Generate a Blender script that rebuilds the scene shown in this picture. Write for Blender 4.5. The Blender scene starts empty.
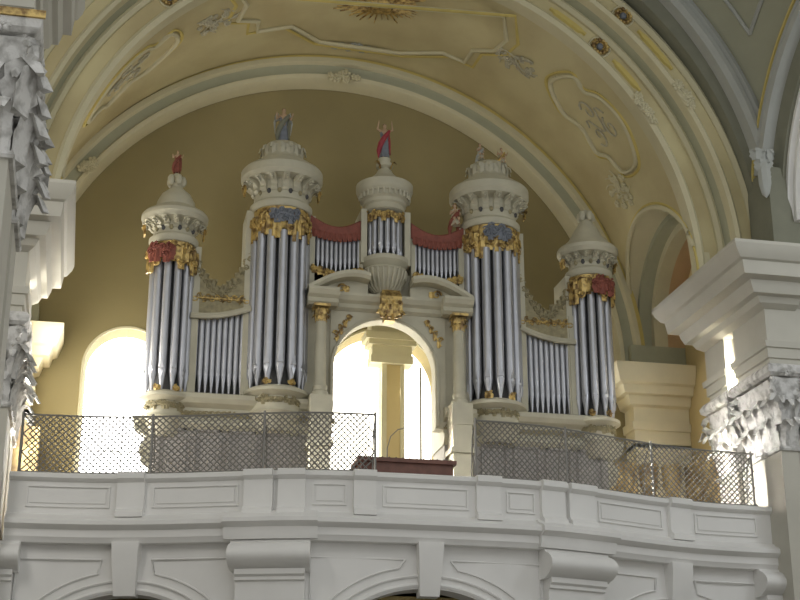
import bpy, bmesh, math, random
from mathutils import Vector, Matrix
from math import sin, cos, pi, sqrt, radians, atan2
random.seed(7)
S = bpy.context.scene
COL = S.collection
V = Vector

# ------------------------------------------------------------------ materials
def mat(name, col, rough=.7, metal=0., var=.12, scale=3., bump=.0, bscale=30., col2=None, thr=None):
    m = bpy.data.materials.new(name); m.use_nodes = True
    nt = m.node_tree; b = nt.nodes['Principled BSDF']
    tc = nt.nodes.new('ShaderNodeTexCoord')
    n = nt.nodes.new('ShaderNodeTexNoise'); n.inputs['Scale'].default_value = scale; n.inputs['Detail'].default_value = 6
    r = nt.nodes.new('ShaderNodeValToRGB')
    a = r.color_ramp.elements
    c2 = col2 if col2 else tuple(c*(1-var) for c in col)
    a[0].position, a[1].position = thr if thr else (.3, .7)
    a[0].color = (*c2, 1); a[1].color = (*col, 1)
    nt.links.new(tc.outputs['Object'], n.inputs['Vector']); nt.links.new(n.outputs['Fac'], r.inputs['Fac'])
    nt.links.new(r.outputs['Color'], b.inputs['Base Color'])
    b.inputs['Roughness'].default_value = rough; b.inputs['Metallic'].default_value = metal
    if bump:
        n2 = nt.nodes.new('ShaderNodeTexNoise'); n2.inputs['Scale'].default_value = bscale; n2.inputs['Detail'].default_value = 4
        bp = nt.nodes.new('ShaderNodeBump'); bp.inputs['Strength'].default_value = bump; bp.inputs['Distance'].default_value = .03
        nt.links.new(tc.outputs['Object'], n2.inputs['Vector']); nt.links.new(n2.outputs['Fac'], bp.inputs['Height'])
        nt.links.new(bp.outputs['Normal'], b.inputs['Normal'])
    return m
def glow(name, col, strength):
    m = bpy.data.materials.new(name); m.use_nodes = True
    b = m.node_tree.nodes['Principled BSDF']
    b.inputs['Base Color'].default_value = (.8, .8, .8, 1); b.inputs['Roughness'].default_value = .2
    b.inputs['Emission Color'].default_value = (*col, 1); b.inputs['Emission Strength'].default_value = strength
    return m
CREAM = mat('painted_organ_case', (.55, .52, .40), .55, var=.14)
STONE = mat('white_plaster', (.82, .81, .79), .75, var=.07, scale=1.2)
PIER = mat('grey_cream_plaster', (.56, .54, .47), .75, var=.08, scale=1.5)
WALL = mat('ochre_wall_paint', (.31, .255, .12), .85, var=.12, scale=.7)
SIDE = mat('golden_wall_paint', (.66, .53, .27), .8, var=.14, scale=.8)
VAULT = mat('vault_paint', (.62, .55, .32), .85, col2=(.51, .43, .24), scale=.55, thr=(.35, .6))
ROSE = mat('rose_vault_paint', (.62, .42, .24), .85, var=.1)
TRIM = mat('pale_moulding', (.64, .59, .40), .75, var=.06)
GREEN = mat('green_grey_paint', (.42, .42, .30), .8, var=.08)
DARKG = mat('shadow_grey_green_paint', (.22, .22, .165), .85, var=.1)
BLUEG = mat('blue_grey_paint', (.42, .43, .40), .8, var=.08)
WEB = mat('sage_vault_paint', (.35, .35, .26), .85, var=.12, scale=.8)
YEL = mat('yellow_line_paint', (.64, .52, .17), .7, var=.08)
GOLD = mat('gilding', (.66, .48, .18), .36, .6, col2=(.22, .14, .06), scale=7, thr=(.38, .56), bump=.5, bscale=14)
TIN = mat('tin_pipe_metal', (.52, .53, .57), .30, .62, var=.14, scale=2.5)
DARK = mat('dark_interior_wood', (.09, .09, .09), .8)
CASE = mat('grey_case_paint', (.40, .38, .36), .6, var=.12)
RED = mat('red_painted_carving', (.27, .075, .05), .6, var=.3, scale=8, bump=.4)
BLUE = mat('blue_grey_drapery', (.20, .22, .26), .6, var=.25, scale=9)
FLESH = mat('painted_flesh', (.55, .38, .25), .6)
WINE = mat('crimson_cloak', (.42, .05, .07), .6, var=.3, scale=9)
WOOD = mat('reddish_brown_wood', (.20, .085, .06), .45, var=.35, scale=6)
IRON = mat('dark_wrought_iron', (.26, .25, .23), .5, .2)
MARB = mat('mottled_scagliola', (.74, .56, .24), .35, col2=(.28, .19, .08), scale=2.2, thr=(.4, .6))
FLOORM = mat('stone_floor', (.32, .30, .27), .6, var=.2)
PLANK = mat('loft_boards', (.22, .15, .09), .6, var=.3)
LEAF = mat('capital_plaster', (.68, .67, .65), .65, col2=(.36, .35, .33), scale=5, thr=(.35, .55), bump=.5, bscale=14)  # dark noise tone paints shade into the leaf crevices
FLOR = mat('grey_flower_stucco', (.60, .56, .42), .8, var=.3, scale=10)
LEAD = mat('window_lead', (.16, .15, .13), .6)
PANE = glow('daylit_window_glass', (1., .99, .97), 5.5)
PANEC = glow('sunlit_centre_glass', (1., .96, .84), 3.6)

OLIVE = mat('olive_gilt_wood', (.38, .33, .19), .6, var=.4, scale=9)
LIT = mat('sunlit_cream_trim', (.84, .76, .54), .7, var=.06)  # trim tone raised so the corner pilasters look lit by the windows
# ------------------------------------------------------------------ mesh kit
class M:
    def __init__(s): s.b = bmesh.new()
    def face(s, pts):
        try: return s.b.faces.new([s.b.verts.new(p) for p in pts])
        except ValueError: return None
    def box(s, x0, x1, y0, y1, z0, z1, rz=0., piv=None):
        v = [V((x, y, z)) for z in (z0, z1) for y in (y0, y1) for x in (x0, x1)]
        if rz:
            p = V(piv) if piv else V(((x0+x1)/2, (y0+y1)/2, 0)); R = Matrix.Rotation(rz, 3, 'Z')
            v = [R@(q-p)+p for q in v]
        w = [s.b.verts.new(q) for q in v]
        for f in ((0,2,3,1),(4,5,7,6),(0,1,5,4),(2,6,7,3),(0,4,6,2),(1,3,7,5)): s.b.faces.new([w[i] for i in f])
        return s
    def loft(s, rings, closed=True, caps=True):
        R = [[s.b.verts.new(p) for p in r] for r in rings]
        n = len(R[0])
        for a, b in zip(R, R[1:]):
            for i in range(n if closed else n-1):
                j = (i+1) % n
                try: s.b.faces.new((a[i], a[j], b[j], b[i]))
                except ValueError: pass
        if caps and closed and n > 2:
            for r in (R[0][::-1], R[-1]):
                try: s.b.faces.new(r)
                except ValueError: pass
        return s
    def lathe(s, prof, c=(0,0,0), a0=0., a1=2*pi, n=32, caps=True):
        full = abs(a1-a0-2*pi) < 1e-4
        k = n if full else n+1
        rings = []
        for r, z in prof:
            rings.append([V((c[0]+r*cos(a0+(a1-a0)*i/n), c[1]+r*sin(a0+(a1-a0)*i/n), c[2]+z)) for i in range(k)])
        return s.loft(rings, full, caps and full)
    def tube(s, path, r, n=6, flat=1.):
        path = [V(p) for p in path]; rings = []
        for i, p in enumerate(path):
            t = (path[min(i+1, len(path)-1)]-path[max(i-1, 0)])
            if t.length < 1e-7: t = V((0,0,1))
            t.normalize()
            up = V((0,0,1)) if abs(t.z) < .9 else V((0,1,0))
            a = t.cross(up).normalized(); b = a.cross(t)
            rr = r[i] if isinstance(r, (list, tuple)) else r
            rings.append([p+a*rr*cos(2*pi*k/n)+b*rr*flat*sin(2*pi*k/n) for k in range(n)])
        return s.loft(rings)
    def ell(s, c, r, R=None, u=8, v=5):
        c = V(c); rings = []
        for j in range(v+1):
            t = pi*j/v
            ring = []
            for i in range(u):
                a = 2*pi*i/u
                q = V((r[0]*max(sin(t), .02)*cos(a), r[1]*max(sin(t), .02)*sin(a), r[2]*cos(t)))
                if R: q = R@q
                ring.append(c+q)
            rings.append(ring)
        return s.loft(rings)
    def build(s, name, m, parent=None, smooth=35, loc=None):
        bmesh.ops.remove_doubles(s.b, verts=s.b.verts, dist=1e-5)
        bmesh.ops.recalc_face_normals(s.b, faces=s.b.faces)
        me = bpy.data.meshes.new(name); s.b.to_mesh(me); s.b.free()
        if smooth:
            me.polygons.foreach_set('use_smooth', [True]*len(me.polygons)); me.set_sharp_from_angle(angle=radians(smooth))
        if isinstance(m, (list, tuple)):
            for q in m: me.materials.append(q)
        else: me.materials.append(m)
        o = bpy.data.objects.new(name, me); COL.objects.link(o)
        if loc is not None:
            o.location = loc; me.transform(Matrix.Translation(-V(loc)))
        if parent is not None: adopt(o, parent)
        return o
def world_loc(o):
    p = V((0,0,0))
    while o is not None: p = p+o.location; o = o.parent
    return p
def adopt(o, parent):
    o.parent = parent
    o.location = o.location - world_loc(parent)
def thing(name, label, cat, loc=(0,0,0), group=None):
    o = bpy.data.objects.new(name, None); COL.objects.link(o); o.location = loc; o.empty_display_size = .2
    return tag(o, label, cat, group)
def tag(o, label, cat, group=None):
    o['label'] = label; o['category'] = cat
    if group: o['group'] = group
    return o
def struct(o): o['kind'] = 'structure'; return o
def copy_part(o, parent, delta):
    c = o.copy(); COL.objects.link(c); c.parent = parent; c.location = o.location + V(delta); return c

# arch sweep: profile = list of (radius, y); swept round (cx, cz) from the left foot to the right foot
def arch(m, prof, cx, cz, foot=None, a0=0., a1=pi, n=72, footz=None):
    rings = []
    if footz is not None: rings.append([V((cx+r, y, footz)) for r, y in prof])
    for i in range(n+1):
        a = a0+(a1-a0)*i/n
        rings.append([V((cx+r*cos(a), y, cz+r*sin(a))) for r, y in prof])
    if footz is not None: rings.append([V((cx-r, y, footz)) for r, y in prof])
    m.loft(rings, True, True)
    return m
# the same but on a wall x = const; profile = (radius, x)
def arch_x(m, prof, cy, cz, n=40, footz=None, a0=0., a1=pi, wrap=True):
    rings = []
    if footz is not None: rings.append([V((x, cy+r, footz)) for r, x in prof])
    for i in range(n+1):
        a = a0+(a1-a0)*i/n
        rings.append([V((x, cy+r*cos(a), cz+r*sin(a))) for r, x in prof])
    if footz is not None: rings.append([V((x, cy-r, footz)) for r, x in prof])
    m.loft(rings, wrap, wrap)
    return m

# ------------------------------------------------------------------ acanthus leaf, scroll
def leaf(m, base, out, w, h, curl=.45, lean=.08):
    out = V(out).normalized(); side = V((0,0,1)).cross(out).normalized(); base = V(base)
    N = 7; rings = []
    for i in range(N+1):
        t = i/N
        o = lean*h*t + curl*h*max(0, t-.25)**2*1.3
        z = h*(t*1.08 - 5.5*max(0, t-.68)**2)
        ww = w*.5*(.55+.75*sin(pi*min(t*.9+.12, 1)))*(1 - .25*(i % 2))*(1 if t < .95 else .6)
        th = .13*w*(1-.3*t)
        p = base+out*o+V((0,0,z))
        rings.append([p-side*ww+out*th*.1, p-side*ww*.5+out*th*.9, p+out*th*1.9, p+side*ww*.5+out*th*.9, p+side*ww+out*th*.1, p-out*th*.6])
    m.loft(rings)
def spiral(m, c, ax_u, ax_v, r, thick, turns=1.4, n=16, start=0.):
    ax_u, ax_v, c = V(ax_u).normalized(), V(ax_v).normalized(), V(c)
    path = []; rad = []
    for i in range(n+1):
        t = i/n; a = start+turns*2*pi*t; q = r*(1-.8*t)
        path.append(c+ax_u*q*cos(a)+ax_v*q*sin(a)); rad.append(thick*(1-.5*t))
    m.tube(path, rad, 6)
def capital(m, x0, x1, y0, y1, z0, z1, rows=((0, .42), (.26, .42)), lw=.30):
    """composite capital on a rectangular pilaster: bell, two rows of leaves, volutes, abacus"""
    H = z1-z0; cx, cy = (x0+x1)/2, (y0+y1)/2
    def ring(g, z): return [V((x0-g, y0-g, z)), V((x1+g, y0-g, z)), V((x1+g, y1+g, z)), V((x0-g, y1+g, z))]
    m.loft([ring(.05, z0-.09), ring(.07, z0-.05), ring(.05, z0)])
    m.loft([ring(0, z0), ring(.02, z0+H*.5), ring(.12, z0+H*.84)])
    m.loft([ring(.17, z0+H*.86), ring(.24, z0+H*.89), ring(.26, z0+H*.95), ring(.20, z1)])
    sides = [((x0, y0), (x1, y0), (0,-1,0)), ((x0, y1), (x0, y0), (-1,0,0)), ((x1, y0), (x1, y1), (1,0,0)), ((x1, y1), (x0, y1), (0,1,0))]
    for k, (f0, fh) in enumerate(rows):
        for a, b, o in sides:
            L = math.hypot(b[0]-a[0], b[1]-a[1]); n = max(2, round(L/lw))
            for i in range(n + (k % 2)):
                t = (i+.5)/n if k % 2 == 0 else i/n
                p = (a[0]+(b[0]-a[0])*t, a[1]+(b[1]-a[1])*t, z0+f0*H)
                leaf(m, p, o, L/n*.98, fh*H*random.uniform(.88, 1.08), .34+.25*random.random(), .12)
    for sx, sy in ((x0, y0), (x1, y0), (x0, y1), (x1, y1)):
        d = V((1 if sx > cx else -1, 1 if sy > cy else -1, 0)).normalized()
        c = V((sx, sy, z0+H*.74))+d*.12
        spiral(m, c, d, (0,0,1), H*.15, H*.055, 1.5, start=pi/2)
        leaf(m, V((sx, sy, z0+H*.3)), d, lw*.8, H*.42, .45, .2)
    for a, b, o in sides:
        c = V(((a[0]+b[0])/2, (a[1]+b[1])/2, z0+H*.9))+V(o)*.22
        for k in range(6): m.ell(c+V((0,0,0))+V((0,0,1)).cross(V(o))*.07*cos(k*pi/3)+V((0,0,.07*sin(k*pi/3))), (.05, .05, .05), u=6, v=4)
        m.ell(c+V(o)*.02, (.045,)*3, u=6, v=4)

# =================================================================== SETTING
# floors
struct(M().box(-14, 14, -4, 38, -.2, 0).build('floor', FLOORM))
LOFT = 7.0

# --- back wall with three arched openings
YB = 33.6
WINS = [(-5.75, 1.0, 8.3, 11.75), (.42, 1.45, 7.6, 11.7), (4.15, .95, 8.3, 11.55)]   # cx, half, sill, spring
def wall_y(m, y, x0, x1, z0, z1, wins, thick):
    xs = {x0, x1}
    for cx, h, sl, sp in wins:
        for i in range(33): xs.add(round(cx-h*cos(pi*i/32), 4))
    x = x0
    while x < x1: xs.add(round(x, 3)); x += .8
    xs = sorted(xs)
    def top(x, w): return w[3]+sqrt(max(0, w[1]**2-(x-w[0])**2))
    for a, b in zip(xs, xs[1:]):
        mid = (a+b)/2; w = next((w for w in wins if abs(mid-w[0]) < w[1]), None)
        if w is None: m.face([(a,y,z0),(b,y,z0),(b,y,z1),(a,y,z1)])
        else:
            m.face([(a,y,z0),(b,y,z0),(b,y,w[2]),(a,y,w[2])])
            m.face([(a,y,top(a,w)),(b,y,top(b,w)),(b,y,z1),(a,y,z1)])
    for w in wins:
        path = [(w[0]-w[1], w[2])]+[(w[0]-w[1]*cos(pi*i/32), w[3]+w[1]*sin(pi*i/32)) for i in range(33)]+[(w[0]+w[1], w[2])]
        s = .95
        r0 = [V((px, y, pz)) for px, pz in path]; r1 = [V((w[0]+(px-w[0])*s, y+thick, pz if pz < w[3] else w[3]+(pz-w[3])*s)) for px, pz in path]
        m.loft([r0+[r0[0]], r1+[r1[0]]], False, False)
m = M(); wall_y(m, YB, -9.6, 9.2, LOFT-.4, 21.5, WINS, .55); m.box(-9.6, 9.2, YB+.6, YB+.7, 13.6, 21.5)
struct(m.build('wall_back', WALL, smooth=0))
for i, (cx, h, sl, sp) in enumerate(WINS):
    s = .95; h2 = h*s
    m = M(); path = [(cx-h2, sl)]+[(cx-h2*cos(pi*k/24), sp+h2*sin(pi*k/24)) for k in range(25)]+[(cx+h2, sl)]
    m.loft([[V((x, YB+.52, z)) for x, z in path], [V((x, YB+.55, z)) for x, z in path]])
    w = struct(m.build('window_%d' % (i+1), PANEC if i == 1 else PANE))
    m = M()
    if i != 1:
        for k in range(-1, 2): m.box(cx+k*h2*.5-.007, cx+k*h2*.5+.007, YB+.48, YB+.52, sl, sp+h2*(.85 if k else .98))
        z = sl+.55
        while z < sp: m.box(cx-h2, cx+h2, YB+.48, YB+.52, z-.007, z+.007); z += 1.0
    else:
        for k in (.30, .62): m.box(cx+h2*k+.22, cx+h2*k+.26, YB+.42, YB+.52, sl, sp+h2*.5)
    m.build('glazing_bars', LEAD, w)
    # moulded surround on the wall face
    m = M(); pr = [(h+.0, -.0), (h+.0, -.03), (h+.05, -.04), (h+.07, 0.)]
    rings = []
    for px, pz, a in [(1, sl, 0)]+[(cos(pi*k/32), sp, pi*k/32) for k in range(33)]+[(-1, sl, pi)]:
        rings.append([V((cx+r*cos(a), YB+d, pz+(r*sin(a) if pz == sp else 0))) for r, d in pr])
    m.loft(rings); struct(m.build('trim_%d' % (i+1), TRIM))
# stone post and lintel seen in the centre window
m = M(); m.box(.34, .46, YB-.45, YB-.05, LOFT, 12.15); m.box(.80, .90, YB-.45, YB-.05, LOFT, 12.15)
for z0, z1, g in ((12.15, 12.35, .05), (12.35, 12.6, .02), (12.6, 12.72, .12), (12.72, 12.9, .2), (12.9, 13.25, .05)):
    m.box(.1-g, 1.05+g, YB-.5-g, YB-.03, z0, z1)
post = tag(m.build('window_pillar', TRIM, loc=(.6, YB-.25, LOFT)), 'cream pillar with moulded lintel standing against the central window, seen through the organ arch', 'pillar')
M().box(.46, .80, YB-.40, YB-.10, LOFT, 12.15).build('shaft_panel', SIDE, post)['label'] = 'golden ochre shaft panel'

# --- vault of the organ bay, with side arches cut in
def vp(k):  # k: 0 front, 1 back
    return (-.4-.4*k, 13.40-.90*k, 7.17+.73*k)
YF, YR = 28.8, 33.15
YC, RA, SPR = 30.95, 2.32, 13.42
def vault_pt(th, y, lift=0.):
    k = (y-YF)/(YR-YF); cx, cz, r = vp(k); r -= lift
    return V((cx+r*cos(th), y, cz+r*sin(th)))
def th0(y):
    k = (y-YF)/(YR-YF); cx, cz, r = vp(k)
    d = abs(y-YC)
    zz = SPR+sqrt(RA*RA-d*d) if d < RA else cz
    return math.asin(max(-.2, min(.9, (zz-cz)/r)))
m = M(); ys = [YF+(YR-YF)*i/40 for i in range(41)]
rings = []
for y in ys:
    t0 = th0(y); rings.append([vault_pt(t0+(pi-2*t0)*j/64, y) for j in range(65)])
m.loft(rings, False, False)
struct(m.build('ceiling', VAULT))
# side bays: stepped barrel and end wall behind each side arch
n_t = 4
for sgn, xs in ((1, (6.0, 7.35, 8.2)), (-1, (-6.9, -7.7, -8.15))):
    m = M(); rings = []
    ed = []
    for i in range(49):
        a = pi*i/48; y = YC+RA*cos(a); z = SPR+RA*sin(a)
        yy = max(YF, min(YR, y)); k = (yy-YF)/(YR-YF); cx, cz, r = vp(k)
        xx = cx+sgn*sqrt(max(0, r*r-max(0, z-cz)**2)); ed.append(V((xx, y, z)))
    def row(x, r): return [V((x, YC+r, 12.2))]+[V((x, YC+r*cos(pi*i/48), SPR+r*sin(pi*i/48))) for i in range(49)]+[V((x, YC-r, SPR))]
    x1 = max(abs(e.x) for e in ed)*sgn; ed0 = ed; ed = [V((ed[0].x, ed[0].y, 12.2))]+ed+[ed[-1].copy()]
    m.loft([ed, row(x1+sgn*.02, RA)], False, False)
    struct(m.build('trim_%d' % n_t, TRIM)); n_t += 1
    m = M(); m.loft([row(x1+sgn*.02, RA), row(x1+sgn*.02, RA-.14), row(x1+sgn*.35, RA-.14)], False, False)
    struct(m.build('trim_%d' % n_t, GREEN)); n_t += 1
    m = M(); m.loft([row(x1+sgn*.35, RA-.14), row(x1+sgn*.35, RA-.34), row(x1+sgn*.7, RA-.34)], False, False)
    struct(m.build('trim_%d' % n_t, TRIM)); n_t += 1
    m = M(); m.loft([row(x1+sgn*.7, RA-.34), row(x1+sgn*1.25, RA-.34)], False, False)
    struct(m.build('ceiling', ROSE))
    # yellow line and white rib that run round the arch on the vault
    m = M(); m.tube([e+V((-sgn*.03, 0, .10 if 4 < i < 44 else 0)) for i, e in enumerate(ed0)], .035, 5); struct(m.build('trim_%d' % n_t, YEL)); n_t += 1
    m = M(); m.tube([e+V((-sgn*.03, 0, 0)) for e in ed[:-5]], .06, 6); struct(m.build('trim_%d' % n_t, TRIM)); n_t += 1
XR, XL = 8.2, -8.15
# side walls of the organ bay
m = M(); m.box(XR, XR+.3, 27.9, 28.5, LOFT-.4, 16.5); m.box(XR, XR+.3, 30.4, YB, LOFT-.4, 16.5); m.box(XR, XR+.3, 28.5, 30.4, LOFT-.4, 7.8); m.box(XR, XR+.3, 28.5, 30.4, 12.2, 16.5); struct(m.build('wall_right', SIDE))
struct(M().box(XR+.2, XR+.25, 28.5, 30.4, 7.8, 12.2).build('window_5', PANE))  # added glowing pane, hidden behind the pier, to brighten the right bay
m = M(); m.tube([(XR-.03, YC+1.25*cos(pi*i/24), 13.3+1.6*sin(pi*i/24)) for i in range(25)], .06, 6); struct(m.build('trim_%d' % n_t, TRIM)); n_t += 1
# left wall has a tall window
wy0, wy1, wz0, wz1 = 28.5, 31.7, 7.6, 12.2
m = M(); m.box(XL-.4, XL, 27.9, wy0, LOFT-.4, 16.5); m.box(XL-.4, XL, wy1, YB, LOFT-.4, 16.5); m.box(XL-.4, XL, wy0, wy1, LOFT-.4, wz0); m.box(XL-.4, XL, wy0, wy1, wz1, 16.5)
struct(m.build('wall_left', SIDE))
w = struct(M().box(XL-.3, XL-.26, wy0, wy1, wz0, wz1).build('window_4', PANE))
m = M()
for k in range(1, 4): m.box(XL-.34, XL-.31, wy0+k*.8-.015, wy0+k*.8+.015, wz0, wz1)
for k in range(1, 6): m.box(XL-.34, XL-.31, wy0, wy1, wz0+k*.77-.015, wz0+k*.77+.015)
m.build('glazing_bars', LEAD, w)
# mottled scagliola dado behind the right-hand grille, and its twin on the left
m = M(); m.box(5.95, 8.15, 33.0, 33.55, LOFT, 9.9); m.box(7.95, 8.19, 30.2, 33.0, LOFT, 9.9)
for x in (6.4, 7.0, 7.6): m.lathe([(.22, LOFT), (.24, LOFT+.15), (.17, LOFT+.3), (.16, 9.2), (.22, 9.35), (.24, 9.6), (.26, 9.9)], (x, 32.95, 0), n=16)
struct(m.build('wall_right', MARB))
m = M(); m.box(-8.14, -7.6, 32.3, 33.55, LOFT, 9.9); struct(m.build('wall_left', MARB))

# --- back rib (arch against the end wall)
cbx, cbz = -.85, 12.42
def rib(prof, mt, cx, cz, foot, n=80):
    global n_t
    m = M(); arch(m, prof, cx, cz, n=n, footz=foot); o = struct(m.build('trim_%d' % n_t, mt, smooth=40)); n_t += 1; return o
rib([(7.92, 33.0), (8.02, 33.0), (8.05, 33.55), (7.9, 33.55)], YEL, cbx, cbz, 12.3)
rib([(7.72, 33.55), (7.72, 32.98), (7.76, 32.92), (7.88, 32.92), (7.92, 33.0), (7.92, 33.55)], TRIM, cbx, cbz, 12.3)
rib([(7.5, 33.55), (7.5, 33.12), (7.72, 33.06), (7.72, 33.55)], GREEN, cbx, cbz, 12.3)
rib([(7.28, 33.58), (7.30, 33.2), (7.36, 33.08), (7.46, 33.05), (7.5, 33.12), (7.5, 33.58)], TRIM, cbx, cbz, 12.3)
# stucco knot at the crown of the back rib and one at the left haunch
def flowers(c, ext, n, r, mt, name, label, cat, u=(1,0,0), v=(0,0,1), nrm=(0,-1,0), group=None):
    m = M(); u, v, nrm, c = V(u).normalized(), V(v).normalized(), V(nrm).normalized(), V(c)
    for k in range(n):
        a = random.uniform(0, 2*pi); q = sqrt(random.random())
        p = c+u*ext[0]*q*cos(a)+v*ext[1]*q*sin(a)
        rr = r*random.uniform(.6, 1.3)
        for j in range(5):
            b = 2*pi*j/5+a; m.ell(p+(u*cos(b)+v*sin(b))*rr*.7+nrm*rr*.1, (rr*.5,)*3, u=6, v=4)
        m.ell(p+nrm*rr*.35, (rr*.4,)*3, u=6, v=4)
    # trailing stems
    for k in range(max(2, n//5)):
        a = random.uniform(0, 2*pi)
        m.tube([c+u*ext[0]*t*cos(a+t)+v*ext[1]*t*sin(a+t)+nrm*.02 for t in (0, .25, .5, .75, 1., 1.15)], r*.22, 5)
    return tag(m.build(name, mt, loc=c), label, cat, group)
flowers((-.75, 32.98, 19.78), (.42, .14), 11, .10, TRIM, 'stucco_flower_knot', 'small pale stucco knot at the crown of the arch above the organ', 'ornament')
a = radians(146)
flowers((cbx+7.45*cos(a), 33.0, cbz+7.45*sin(a)), (.3, .14), 8, .09, TRIM, 'stucco_flower_knot', 'small pale stucco knot on the left haunch of the arch above the organ', 'ornament', u=(sin(a),0,-cos(a)), v=(cos(a),0,sin(a)))

# --- front arch orders
ax, az = -.4, 13.4
rib([(7.15, 29.0), (7.15, 28.62), (7.25, 28.55), (7.33, 28.62), (7.33, 29.0)], TRIM, ax, az, 13.29)
rib([(7.33, 28.95), (7.33, 28.68), (7.68, 28.68), (7.68, 28.95)], VAULT, ax, az, 13.29)
rib([(7.68, 28.95), (7.68, 28.60), (7.76, 28.52), (7.86, 28.58), (7.88, 28.95)], TRIM, ax, az, 13.29)
rib([(7.86, 28.95), (7.84, 28.56), (7.9, 28.2), (8.1, 28.2), (8.1, 28.95)], GREEN, ax, az, 13.29)
rib([(7.88, 28.4), (7.88, 28.05), (7.95, 27.98), (8.02, 28.05), (8.02, 28.4)], TRIM, ax, az, 13.29)
rib([(8.02, 28.4), (8.02, 28.1), (8.32, 28.1), (8.32, 28.4)], VAULT, ax, az, 13.29)
rib([(8.3, 28.4), (8.3, 28.05), (8.38, 27.96), (8.5, 28.05), (8.5, 28.4)], TRIM, ax, az, 13.29)
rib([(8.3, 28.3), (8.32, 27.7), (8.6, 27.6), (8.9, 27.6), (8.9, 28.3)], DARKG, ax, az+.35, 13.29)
def rib_hi(prof, mt, cx, cz, zmin, n=72):
    global n_t
    m = M(); r0 = prof[0][0]; a = math.asin((zmin-cz)/r0)
    arch(m, prof, cx, cz, a0=a, a1=pi-a, n=n); struct(m.build('trim_%d' % n_t, mt, smooth=40)); n_t += 1
rib_hi([(8.42, 27.8), (8.42, 27.3), (8.52, 27.2), (8.62, 27.2), (8.66, 27.26), (8.74, 27.2), (8.84, 27.22), (8.88, 27.4), (8.88, 27.8)], BLUEG, ax, az+.6, 15.1)
rib_hi([(8.86, 27.5), (8.86, 27.20), (8.92, 27.14), (9.0, 27.2), (9.0, 27.5)], YEL, ax, az+.6, 16.3)
for sx, sgn in ((8.0, 1), (-8.75, -1)):
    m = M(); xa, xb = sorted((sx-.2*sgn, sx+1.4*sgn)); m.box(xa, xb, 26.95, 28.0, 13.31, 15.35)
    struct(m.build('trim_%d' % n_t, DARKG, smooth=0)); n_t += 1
    m = M()
    kx = sx-.26*sgn
    for q in range(3):
        for k in range(3-q): leaf(m, (kx+(k-(2-q)/2)*.17, 26.98, 15.5-.26*q), (-.5+.5*k, -1, 0), .24, .34, .25, .05)
    m.ell((kx, 27.0, 15.1), (.16, .14, .5))
    struct(m.build('trim_%d' % n_t, BLUEG)); n_t += 1
# infill of the nave side of the arch wall
m = M(); arch(m, [(8.6, 27.6), (8.6, 27.5), (11.5, 27.5), (11.5, 27.6)], ax, az+.6, footz=13.32); struct(m.build('wall_front', WEB))
m = M(); arch(m, [(8.3, 28.95), (8.3, 28.7), (11.5, 28.7), (11.5, 28.95)], ax, az, footz=13.32); struct(m.build('wall_front', WEB))

# gilt rosettes and gilt panels along the arch bands
def rosette(c, nrm, r, label):
    m = M(); c = V(c); u = V((0,0,1)).cross(V(nrm)).normalized(); v = V(nrm).cross(u).normalized(); nrm = V(nrm).normalized()
    for k in range(12):
        a = 2*pi*k/12; p = c+(u*cos(a)+v*sin(a))*r*.74
        m.ell(p+nrm*.03, (r*.24,)*3, u=6, v=4)
    m.tube([c+(u*cos(2*pi*k/16)+v*sin(2*pi*k/16))*r*.5 for k in range(17)], r*.12, 5)
    o = tag(m.build('gilt_rosette', GOLD, loc=c), label, 'rosette', 'gilt rosettes on the front arch')
    m = M(); m.ell(c+nrm*.02, (r*.36,)*3)
    m.build('rosette_heart', BLUE, o)
    m = M(); m.tube([c+(u*cos(2*pi*k/24)+v*sin(2*pi*k/24))*r*1.12 for k in range(25)], r*.10, 6); m.build('rosette_ring', TRIM, o)
    return o
def on_arch(cx, cz, r, y, ang): return V((cx+r*cos(ang), y, cz+r*sin(ang)))
a_in = atan2(19.0-az, 4.72-ax)
rosette(on_arch(ax, az, 7.5, 28.66, a_in), (0,-1,0), .235, 'gilt rosette on the inner band of the great arch, upper right')
a_out = atan2(20.05-az-0., 5.22-ax)
rosette(on_arch(ax, az, 8.17, 28.08, a_out-.03), (0,-1,0), .235, 'gilt rosette on the outer band of the great arch, at the top edge')
a_l = pi-a_in+.05
rosette(on_arch(ax, az, 7.5, 28.66, a_l-.05), (0,-1,0), .20, 'gilt rosette on the inner band of the great arch, upper left')
gl = ['upper gilt panel before the inner rosette', 'gilt panel just below the inner rosette', 'gilt panel just below the outer rosette']
for (r, y, a0, a1, lb) in ((7.5, 28.65, a_in+.06, a_in+.2, gl[0]), (7.5, 28.65, a_in-.19, a_in-.06, gl[1]), (8.17, 28.07, a_out-.24, a_out-.09, gl[2])):
    m = M(); rings = []
    for i in range(13):
        a = a0+(a1-a0)*i/12; w = .09 if 1 < i < 11 else .045
        rings.append([on_arch(ax, az, r-w, y+.04, a), on_arch(ax, az, r-w*.6, y-.03, a), on_arch(ax, az, r+w*.6, y-.03, a), on_arch(ax, az, r+w, y+.04, a)])
    m.loft(rings)
    tag(m.build('gilt_arch_panel', YEL), lb+' on the great arch', 'ornament')
# white stucco bunches where plaster garlands hang on the right of the arch
for r, y, a, lb in ((8.0, 28.02, radians(31), 'pale stucco garland in the groove of the great arch, right side'), (7.25, 28.55, radians(33), 'pale stucco garland on the inner edge of the great arch, right side')):
    flowers(on_arch(ax, az, r, y, a), (.42, .11), 16, .085, TRIM, 'stucco_garland', lb, 'garland', u=(-sin(a),0,cos(a)), v=(cos(a),0,sin(a)))

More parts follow.
